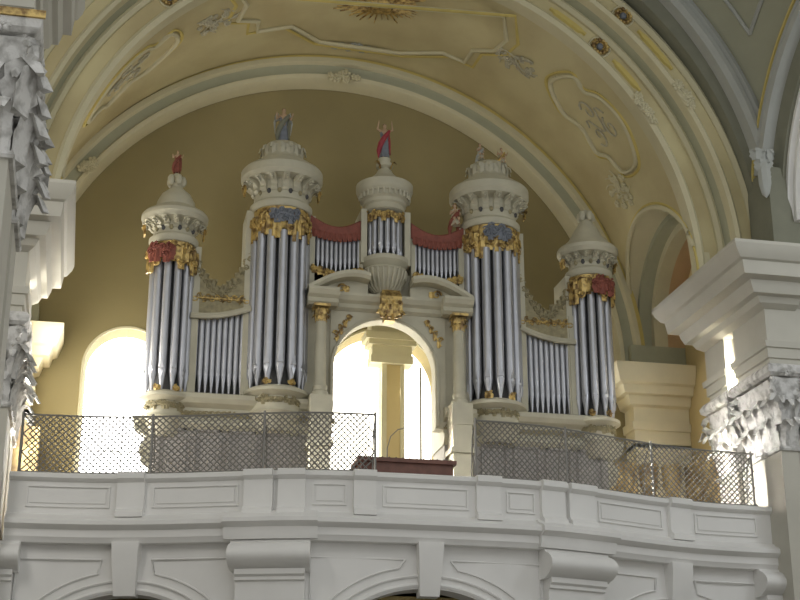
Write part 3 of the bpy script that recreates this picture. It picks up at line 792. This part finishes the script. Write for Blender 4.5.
for o_, s_ in ((oL, -4.97), (oR, 4.97)):
    m = M()
    for k in range(5): m.ell((s_+.15*cos(2*pi*k/5), Y0+.15*sin(2*pi*k/5), 15.54), (.09, .09, .14))
    m.ell((s_, Y0, 15.66), (.09, .09, .09)); m.build('roof_finial', CREAM, o_)
    m = M(); scroll_leafage(m, (s_, Y0, 0), .55, pi*1.05, pi*1.95, 13.05, 13.9, 9, .09, 21); m.build('gilt_pipe_shade', GOLD, o_)
    m = M()
    for k in range(3):
        a = 1.5*pi+(k-1)*.3+(.3 if s_ > 0 else -.5); scroll_leafage(m, (s_, Y0, 0), .62, a-.15, a+.15, 13.3, 13.85, 2, .09, k)
    m.build('red_drapery', RED, o_)
# centre tower
cz_ = dict(base=14.14, shade=15.0, ring=15.22)
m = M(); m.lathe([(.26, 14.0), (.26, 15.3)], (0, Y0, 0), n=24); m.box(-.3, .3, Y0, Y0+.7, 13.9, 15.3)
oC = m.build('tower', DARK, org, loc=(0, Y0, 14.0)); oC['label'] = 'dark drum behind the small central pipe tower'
me = pipe_mesh(.066, .85, .20)
for k in range(7):
    a = 1.5*pi+(k-3)*radians(25); put_pipe(me, (.36*cos(a), Y0+.36*sin(a), 14.12), oC, a-1.5*pi)
for s_ in (-1, 1): M().box(s_*.52-.07, s_*.52+.07, Y0-.2, Y0+.6, 13.95, 15.3).build('stile', CREAM, oC, smooth=0)
m = M(); m.lathe([(.2, 13.08), (.26, 13.14), (.22, 13.22), (.34, 13.35), (.46, 13.6), (.50, 13.78), (.44, 13.84), (.50, 13.9), (.55, 13.96), (.55, 14.06), (.48, 14.1), (.3, 14.12)], (0, Y0-.05, 0), n=36)
m.build('fluted_bowl', CREAM, oC)
m = M()
for k in range(13):
    a = pi+pi*k/12
    m.tube([(q*cos(a), Y0-.05+q*sin(a), z_) for q, z_ in ((.25, 13.24), (.36, 13.36), (.48, 13.6), (.51, 13.76))], [.018, .03, .036, .03], 6)
m.tube([(.5*cos(pi+pi*i/24), Y0-.05+.5*sin(pi+pi*i/24), 13.78) for i in range(25)], .03, 5); m.build('bowl_fluting', CREAM, oC)
m = M(); m.lathe([(.44, 15.24), (.50, 15.28), (.47, 15.42), (.52, 15.46), (.52, 15.54), (.58, 15.58), (.58, 15.7), (.64, 15.74), (.68, 15.84), (.68, 15.98), (.6, 16.02), (.4, 16.12), (.22, 16.3), (.16, 16.42), (.12, 16.46), (.2, 16.5), (.2, 16.58), (.13, 16.62), (.15, 16.72), (.02, 16.73)], (0, Y0, 0), n=40)
m.build('roof', CREAM, oC)
m = M()
for k in range(15):
    a = pi+pi*k/14; m.box(.6*cos(a)-.02, .6*cos(a)+.02, Y0+.6*sin(a)-.03, Y0+.6*sin(a)+.03, 15.58, 15.74)
m.tube([(.6*cos(pi+pi*i/24), Y0+.6*sin(pi+pi*i/24), 15.73) for i in range(25)], .03, 5); m.build('dentil_band', CREAM, oC)
m = M(); scroll_leafage(m, (0, Y0, 0), .45, pi*1.0, pi*2.0, 14.9, 15.26, 13, .06, 9)
m.build('gilt_pipe_shade', GOLD, oC)
for s_ in (-1, 1):
    m = M(); leaf(m, (s_*.12, Y0-.1, 16.42), (s_, -.3, 0), .1, .24, .4, .3); m.build('gilt_tuft', GOLD, oC)
oC.location += V((-.06, 0, -.12))

# case body: lower case, ledge, flats
def case_box(nm, x0, x1, y0, y1, z0, z1, mt=CREAM):
    return M().box(x0, x1, y0, y1, z0, z1).build(nm, mt, org, smooth=0)
for s_ in (-1, 1):
    xa, xb = sorted((s_*1.28, s_*5.2))
    m = M(); m.box(xa+.03, xb-.03, 30.85, 31.9, LOFT+.05, 9.9); o = m.build('lower_case', CASE, org, smooth=0)
    for k in range(5):
        m = M(); x0 = xa+.12+k*(xb-xa-.12)/5; x1 = x0+(xb-xa)/5-.16
        for (p, q, r_, t_) in ((x0, x1, 7.5, 7.56), (x0, x1, 9.6, 9.66), (x0, x0+.06, 7.5, 9.66), (x1-.06, x1, 7.5, 9.66)): m.box(p, q, 30.80, 30.86, r_, t_)
        m.build('case_panel', CASE, o, smooth=0)
    m = M(); rings = [(30.85, 9.6), (30.78, 9.66), (30.72, 9.75), (30.72, 9.82), (30.82, 9.88), (30.80, 10.12), (30.66, 10.2), (30.6, 10.3), (30.6, 10.4), (30.7, 10.44), (32.0, 10.44), (32.0, 9.6)]
    m.loft([[V((x, y, z)) for y, z in rings] for x in (xa, xb)]); m.build('ledge', CREAM, org, smooth=20)
    m = M()
    x = xa+.1
    while x < xb:
        spiral(m, (x, 30.8, 10.0), (1,0,0), (0,0,1), .07, .02, 1.2, 10, x*5); leaf(m, (x+.09, 30.8, 9.92), (0,-1,0), .07, .17, .1, 0); x += .13
    m.tube([(xa, 30.8, 9.98), (xb, 30.8, 9.98)], .025, 5); m.build('gilt_frieze_carving', OLIVE, org)
    # side flat between middle and outer tower
    x0, x1 = sorted((s_*3.22, s_*4.44))
    m = M(); m.box(x0, x1, Y0+.1, Y0+.6, 10.4, 12.9); fl = m.build('pipe_flat', DARK, org, smooth=0); fl['label'] = 'dark panel behind the row of small side pipes'
    me = PM.get('f') or pipe_mesh(.060, 2.0, .48); PM['f'] = me
    for k in range(9): put_pipe(me, (x0+.09+k*(x1-x0-.18)/8, Y0-.02, 10.46), fl)
    for xx in (x0, x1): M().box(xx-.06, xx+.06, Y0-.14, Y0+.6, 10.4, 12.9 if abs(xx) > 4 else 13.2).build('stile', CREAM, fl, smooth=0)
    # curved shade board: lower edge rises toward the middle tower, upper edge a hanging curve
    m = M(); N = 24; rings = []
    for i in range(N+1):
        t = i/N; xx = s_*(3.16+1.34*t)
        lo = 12.46-.26*t-.08*sin(pi*t)
        hi = 12.92+1.0*max(0, 1-t/.5)**1.6+.78*max(0, (t-.5)/.5)**1.6
        rings.append([V((xx, Y0-.14, lo)), V((xx, Y0-.22, lo+.04)), V((xx, Y0-.22, lo+.10)), V((xx, Y0-.12, lo+.14)), V((xx, Y0-.10, hi)), V((xx, Y0+.1, hi)), V((xx, Y0+.1, lo))])
    m.loft(rings); m.build('shade_board', OLIVE, fl, smooth=30)
    m = M(); m.tube([(s_*(3.16+1.34*i/N), Y0-.2, 12.50-.26*i/N-.08*sin(pi*i/N)) for i in range(N+1)], .07, 6); m.build('shade_moulding', CREAM, fl)
    m = M(); rnd = random.Random(31)
    for i in range(15):
        t = (i+.5)/15; xx = s_*(3.16+1.34*t); hi = 12.92+1.0*max(0, 1-t/.5)**1.6+.78*max(0, (t-.5)/.5)**1.6
        leaf(m, (xx, Y0-.06, hi-.06), (-s_*.5 if t > .5 else s_*.5, -.6, 0), .13, .16+.12*rnd.random(), .4, .1)
        spiral(m, (xx, Y0-.12, hi-.1), (1,0,0), (0,0,1), .07, .025, 1.3, 10, rnd.random()*6)
    m.build('cresting', OLIVE, fl)
    m = M()
    for i in range(13):
        t = (i+.5)/13; xx = s_*(3.2+1.26*t); spiral(m, (xx, Y0-.13, 12.68+.06*(i % 2)), (1,0,0), (0,0,1), .075, .02, 1.4, 10, rnd.random()*6)
    m.tube([(s_*3.2, Y0-.13, 12.7), (s_*4.46, Y0-.13, 12.7)], .018, 5); m.build('gilt_scrolls', GOLD, fl)
    # upper inner flat between middle and centre tower
    x0, x1 = sorted((s_*.58, s_*1.82))
    m = M(); m.box(x0, x1, Y0+.1, Y0+.5, 13.1, 14.7); fu = m.build('pipe_flat', DARK, org, smooth=0); fu['label'] = 'dark panel behind a row of small upper pipes'
    me = PM.get('u') or pipe_mesh(.045, .84, .22); PM['u'] = me
    for k in range(11):
        t = k/10; xx = s_*(.68+1.06*t)
        put_pipe(me, (xx, Y0-.02, 13.62+.10*abs(2*t-1)-.03), fu)
    m = M(); rings = []
    for i in range(21):
        t = i/20; xx = s_*(.56+1.28*t); hi = 14.98-.26*sin(pi*t); lo = 14.58-.12*sin(pi*t)
        rings.append([V((xx, Y0-.12, lo)), V((xx, Y0-.14, hi-.05)), V((xx, Y0-.08, hi)), V((xx, Y0+.2, hi)), V((xx, Y0+.2, lo))])
    m.loft(rings); sh = m.build('red_shade', RED, fu, smooth=30)
    m = M()
    for k in range(10):
        t = (k+.5)/10; xx = s_*(.6+1.2*t); leaf(m, (xx, Y0-.12, 14.42-.1*sin(pi*t)), (0,-1,0), .12, .26, .12, 0)
    m.build('red_shade_leaves', RED, fu)
    m = M(); m.tube([(s_*(.6+1.2*i/12), Y0-.14, 13.50+.14*abs(i/6-1)**1.5) for i in range(13)], .05, 6)
    for k in range(9):
        t = (k+.5)/9; xx = s_*(.6+1.2*t); z_ = 13.5+.14*abs(2*t-1)**1.5
        spiral(m, (xx, Y0-.16, z_), (1,0,0), (0,0,1), .08, .035, 1.3, 10, k); leaf(m, (xx, Y0-.14, z_-.12), (0,-1,0), .13, .22, .2, 0)
    m.build('gilt_foot_carving', GOLD, fu)
    for xx in (s_*.62, s_*1.80): case_box('upper_stile', xx-.05, xx+.05, Y0-.08, Y0+.5, 13.2, 14.85)
    # segment pediment
    m = M(); rings = []
    for i in range(21):
        t = i/20; a = pi*(.93-.72*t); xx = s_*(.98+.92*cos(a)*-1) ; xx = s_*(1.92-1.42*t); zz = 12.88+.44*sin(pi*.66*t)
        rings.append([V((xx, Y0-.62, zz-.02)), V((xx, Y0-.68, zz+.05)), V((xx, Y0-.68, zz+.13)), V((xx, Y0-.55, zz+.17)), V((xx, Y0-.1, zz+.17)), V((xx, Y0-.1, zz-.02))])
    m.loft(rings); m.build('curved_pediment', CREAM, org, smooth=30)
    m = M(); pts = [(1.86-1.36*i/12, 12.88+.44*sin(pi*.66*i/12)) for i in range(13)]
    m.loft([[V((s_*x, y, z)) for x, z in pts]+[V((s_*.5, y, 12.85)), V((s_*1.86, y, 12.85))] for y in (Y0-.3, Y0-.1)]); m.build('pediment_field', CREAM, org, smooth=0)
    m = M(); spiral(m, (s_*1.12, Y0-.34, 13.10), (1,0,0), (0,0,1), .11, .03, 1.3); leaf(m, (s_*1.0, Y0-.32, 13.0), (0,-1,0), .12, .22, .15, 0); m.build('gilt_pediment_ornament', GOLD, org)
    # column
    xc = s_*1.60
    m = M(); m.lathe([(.19, 10.45), (.19, 10.55), (.15, 10.6), (.17, 10.68), (.135, 10.74), (.135, 11.3), (.12, 12.2), (.14, 12.22)], (xc, Y0-.45, 0), n=20); cl = m.build('column', CREAM, org)
    m = M(); m.box(xc-.24, xc+.24, Y0-.7, Y0-.1, 9.95, 10.45); m.box(xc-.28, xc+.28, Y0-.74, Y0-.1, 9.3, 9.42); m.box(xc-.22, xc+.22, Y0-.68, Y0-.1, LOFT+.05, 9.95); m.build('column_pedestal', CREAM, org, smooth=0)
    m = M()
    for k in range(10):
        a = 2*pi*k/10
        for z_, h_ in ((12.2, .2), (12.32, .22)): leaf(m, (xc+.12*cos(a+z_), Y0-.45+.12*sin(a+z_), z_), (cos(a+z_), sin(a+z_), 0), .09, h_, .4, .1)
    m.box(xc-.19, xc+.19, Y0-.64, Y0-.26, 12.54, 12.6); m.build('gilt_capital', GOLD, cl)
    # case wall beside the column
    case_box('case_pier', *sorted((s_*1.30, s_*1.92)), Y0-.15, Y0+.9, 9.9, 13.3)
# arch front (case wall with arched opening)
AX, AH, ASP = -.08, 1.18, 11.25
m = M(); rings = []; xs_ = sorted({round(AX-AH*cos(pi*i/32), 4) for i in range(33)} | {-1.34, 1.34})
for x in xs_:
    lo = ASP+sqrt(max(0, AH*AH-(x-AX)**2)) if abs(x-AX) < AH-1e-4 else ASP
    rings.append([V((x, Y0-.2, lo)), V((x, Y0-.2, 12.62)), V((x, Y0+.15, 12.62)), V((x, Y0+.15, lo))])
m.loft(rings); m.build('arch_front', CREAM, org, smooth=20)
for x0, x1 in ((-1.34, AX-AH), (AX+AH, 1.34)): case_box('arch_jamb', x0, x1, Y0-.2, Y0+.15, 9.95, ASP)
m = M(); m.tube([(AX-AH-.04, Y0-.22, 10.0)]+[(AX-(AH+.04)*cos(pi*i/32), Y0-.22, ASP+(AH+.04)*sin(pi*i/32)) for i in range(33)]+[(AX+AH+.04, Y0-.22, 10.0)], .045, 6); m.build('arch_moulding', CREAM, org)
m = M(); pr = [(Y0-.5, 12.6), (Y0-.58, 12.66), (Y0-.55, 12.76), (Y0-.64, 12.82), (Y0-.7, 12.92), (Y0-.7, 12.98), (Y0+.5, 12.98), (Y0+.5, 12.6)]
for xa, xb in ((-1.92, -1.22), (1.22, 1.92)): m.loft([[V((x, y, z)) for y, z in pr] for x in (xa, xb)])
m.loft([[V((x, y+.28 if y < Y0 else y, z)) for y, z in pr] for x in (-1.25, 1.25)]); m.build('entablature', CREAM, org, smooth=20)
case_box('upper_case', -1.9, 1.9, Y0+.1, Y0+.9, 12.9, 13.7)
for s_ in (-1, 1):
    m = M(); m.tube([(s_*1.24, Y0-.22, 11.9), (s_*1.1, Y0-.22, 12.15), (s_*.88, Y0-.22, 12.5)], .02, 5)
    for k in range(4):
        spiral(m, (s_*(1.22-.10*k), Y0-.23, 12.05+.14*k), (s_,0,0), (0,0,1), .07, .02, 1.3, 10, k)
        leaf(m, (s_*(1.18-.09*k), Y0-.22, 11.85+.17*k), (0,-1,0), .08, .2, .1, 0)
    m.build('gilt_spandrel_carving', GOLD, org)
m = M()
m.loft([[V((x, y, z)) for x, y in ((-w, Y0-d), (w, Y0-d), (w, Y0-.15), (-w, Y0-.15))] for z, w, d in ((12.38, .12, .4), (12.6, .2, .5), (12.9, .24, .6), (13.08, .2, .5))])
for k in range(6): leaf(m, (-.2+.08*k, Y0-.5, 12.4+.1*(k % 2)), (0,-1,0), .13, .42, .2, .05)
for s_ in (-1, 1): spiral(m, (s_*.2, Y0-.5, 12.5), (s_,0,0), (0,0,1), .11, .035, 1.4)
m.build('gilt_keystone', GOLD, org)
# carved side wings of the outer towers
for s_ in (-1, 1):
    m = M(); pts = [(5.0, 9.95), (5.62, 9.9), (5.55, 9.6), (5.32, 9.45), (5.45, 9.2), (5.38, 8.9), (5.22, 8.8), (5.3, 8.4), (5.2, 8.1), (5.25, 7.6), (5.2, LOFT+.05), (5.0, LOFT+.05)]
    m.loft([[V((s_*x, y, z)) for x, z in pts] for y in (30.9, 31.15)]); spiral(m, (s_*5.38, 30.9, 9.68), (s_,0,0), (0,0,1), .16, .05); spiral(m, (s_*5.3, 30.9, 9.05), (s_,0,0), (0,0,1), .13, .04)
    m.build('carved_wing', CREAM, org, smooth=0)

# =================================================================== STATUES
def statue(name, label, loc, H, cloth, cloak, arms='up', wings=False, seat=False):
    loc = V(loc); o = thing(name, label, 'statue', loc)
    m = M(); s = H/1.75
    P_ = lambda x, y, z: loc+V((x, y, z))*s
    if not seat:
        for q in (-1, 1):
            m.tube([P_(q*.08, -.02, .02), P_(q*.09, -.03, .45), P_(q*.09, 0, .9)], [.05*s, .065*s, .09*s], 8); m.ell(P_(q*.09, -.08, .04), (.05*s, .12*s, .045*s))
        zh = .9
    else:
        for q in (-1, 1):
            m.tube([P_(q*.1, -.45, .02), P_(q*.11, -.42, .40), P_(q*.1, -.05, .48)], [.05*s, .07*s, .10*s], 8); m.ell(P_(q*.1, -.52, .04), (.05*s, .12*s, .045*s))
        zh = .45
    m.tube([P_(0, 0, zh-.05), P_(0, -.01, zh+.2), P_(0, -.02, zh+.42), P_(0, 0, zh+.55), P_(0, -.01, zh+.66)], [.15*s, .14*s, .18*s, .12*s, .055*s], 10)
    m.ell(P_(0, -.02, zh+.74), (.085*s, .10*s, .12*s), u=12, v=8); m.ell(P_(0, -.12, zh+.73), (.018*s, .025*s, .03*s))
    hands = []
    for q in (-1, 1):
        if arms == 'up': e, h = P_(q*.36, -.08, zh+.55), P_(q*.30, -.15, zh+.88)
        elif arms == 'pray': e, h = P_(q*.27, -.12, zh+.25), P_(q*.05, -.28, zh+.42)
        else: e, h = P_(q*.32, -.1, zh+.28), P_(q*.36, -.35, zh+.42)
        m.tube([P_(q*.17, 0, zh+.50), e, h], [.065*s, .05*s, .035*s], 8); m.ell(h, (.04*s, .03*s, .06*s)); hands.append((q, h))
        for f in range(4): m.tube([h+V((q*.01*(f-1.5), 0, .04))*s, h+V((q*.022*(f-1.5), -.02, .11-.01*abs(f-1.5)))*s], .011*s, 5)
    b = m.build('statue_body', FLESH, o)
    md = b.modifiers.new('r', 'REMESH'); md.mode = 'VOXEL'; md.voxel_size = .012*max(1, H/.9); md.use_smooth_shade = True
    dg = bpy.context.evaluated_depsgraph_get(); me = bpy.data.meshes.new_from_object(b.evaluated_get(dg)); b.modifiers.clear(); b.data = me
    if not me.materials: me.materials.append(FLESH)
    # robe
    m = M(); rings = []
    for t, w, d in ((.05, .24, .2), (.3, .22, .18), (.6, .19, .16), (.85, .18, .15), (1.0, .16, .13), (1.15, .18, .14), (1.32, .21, .14), (1.42, .12, .1)):
        z_ = t if not seat else t*.72; dy = (-.28*(1-t) if seat and t < 1 else 0)
        rings.append([P_((w*(1+.10*sin(5*a)))*cos(a), dy+d*(1+.10*sin(5*a))*sin(a), z_) for a in [2*pi*i/20 for i in range(20)]])
    m.loft(rings); m.build('robe', cloth, o)
    m = M(); path = [P_(.2, -.1, zh+.50), P_(.1, -.2, zh+.30), P_(-.08, -.22, zh+.05), P_(-.2, -.14, zh-.2), P_(-.26, 0, zh-.5), P_(-.24, .1, zh-.8)]
    m.tube(path, [.06*s, .10*s, .12*s, .13*s, .12*s, .05*s], 8); m.tube([P_(.18, .1, zh+.5), P_(.2, .16, zh), P_(.22, .15, zh-.6)], [.08*s, .12*s, .1*s], 8); m.build('cloak', cloak, o)
    m = M(); m.ell(P_(0, .02, zh+.80), (.095*s, .10*s, .09*s)); m.build('hair', WOOD, o)
    if wings:
        m = M()
        for q in (-1, 1):
            for k in range(6):
                m.tube([P_(q*.08, .12, zh+.45), P_(q*(.30+.02*k), .2, zh+.75-.10*k), P_(q*(.40-.01*k), .22, zh+.45-.16*k)], [.05*s, .05*s, .015*s], 6, .5)
        m.build('wing', BLUEG, o)
    return o
statue('angel_statue', 'blue-robed statue with raised arms on top of the tall left middle organ tower', (-2.52, 31.0, 16.76), .92, BLUE, DARKG, 'out', True)
statue('saint_statue', 'statue in crimson cloak with raised hands on the small central organ tower', (-.06, 31.0, 16.61), .92, BLUE, WINE, 'up')
statue('saint_statue', 'small reddish statue on the roof of the leftmost organ tower', (-4.97, 31.0, 15.74), .58, RED, RED, 'out')
statue('cherub_statue', 'small seated pale figure beside the upper left of the right middle tower', (1.62, 30.85, 14.9), .82, CREAM, RED, 'pray', False, True)
statue('cherub_statue', 'left one of the two pale seated figures on the right middle tower', (2.28, 30.85, 16.72), .62, CREAM, BLUEG, 'pray', False, True)
statue('cherub_statue', 'right one of the two pale seated figures on the right middle tower, with golden cloak', (2.82, 30.85, 16.66), .62, CREAM, GOLD, 'out', False, True)

# =================================================================== LIGHT, SKY, CAMERA
W = bpy.data.worlds.new('sky'); S.world = W; W.use_nodes = True
bg = W.node_tree.nodes['Background']; bg.inputs[0].default_value = (.96, .97, .95, 1); bg.inputs[1].default_value = .58
def area(name, loc, target, sx, sy, power, col):
    l = bpy.data.lights.new(name, 'AREA'); l.shape = 'RECTANGLE'; l.size = sx; l.size_y = sy; l.energy = power; l.color = col
    o = bpy.data.objects.new(name, l); COL.objects.link(o); o.location = loc
    o.rotation_euler = (V(target)-V(loc)).to_track_quat('-Z', 'Y').to_euler(); return o
area('daylight_left_bay_window', (XL+.05, 30.5, 9.9), (7.4, 31.0, 10.2), 2.6, 4.2, 360, (1., .96, .86))
area('fill_right_bay', (XR-.02, 29.9, 10.6), (6.6, 33.4, 11.4), .9, 3.0, 300, (1., .93, .76))  # added warm fill aimed at the corner pilaster, no known source
sb = area('sunlight_left_bay_window', (XL+.08, 29.3, 9.9), (7.7, 29.3, 8.3), 1.2, 1.8, 400, (1., .97, .90)); sb.data.spread = radians(22)
area('daylight_left_end_window', (-5.75, 33.5, 10.3), (-2, 20, 9), 1.6, 3.6, 90, (1., .97, .92))
area('daylight_centre_window', (.4, 33.0, 10.2), (1, 20, 12), 1.8, 3.6, 60, (1., .95, .82))
area('nave_window_left', (-12.3, 18.0, 13.0), (3, 29, 9), 3.5, 5.0, 280, (1., .97, .92))
area('nave_window_right', (11.8, 20.0, 13.0), (0, 28, 9), 3.5, 5.0, 200, (.90, .95, 1.))

cam = bpy.data.cameras.new('camera'); co = bpy.data.objects.new('camera', cam); COL.objects.link(co)
cam.sensor_width = 36; cam.lens = 1450.4/800*36; cam.clip_end = 200
co.location = (-6.45, 0, 1.6); co.rotation_euler = (pi/2+.346, 0, -.215)
S.camera = co
S.view_settings.view_transform = 'Standard'; S.view_settings.look = 'None'; S.view_settings.gamma = 1
S.view_settings.exposure = .5
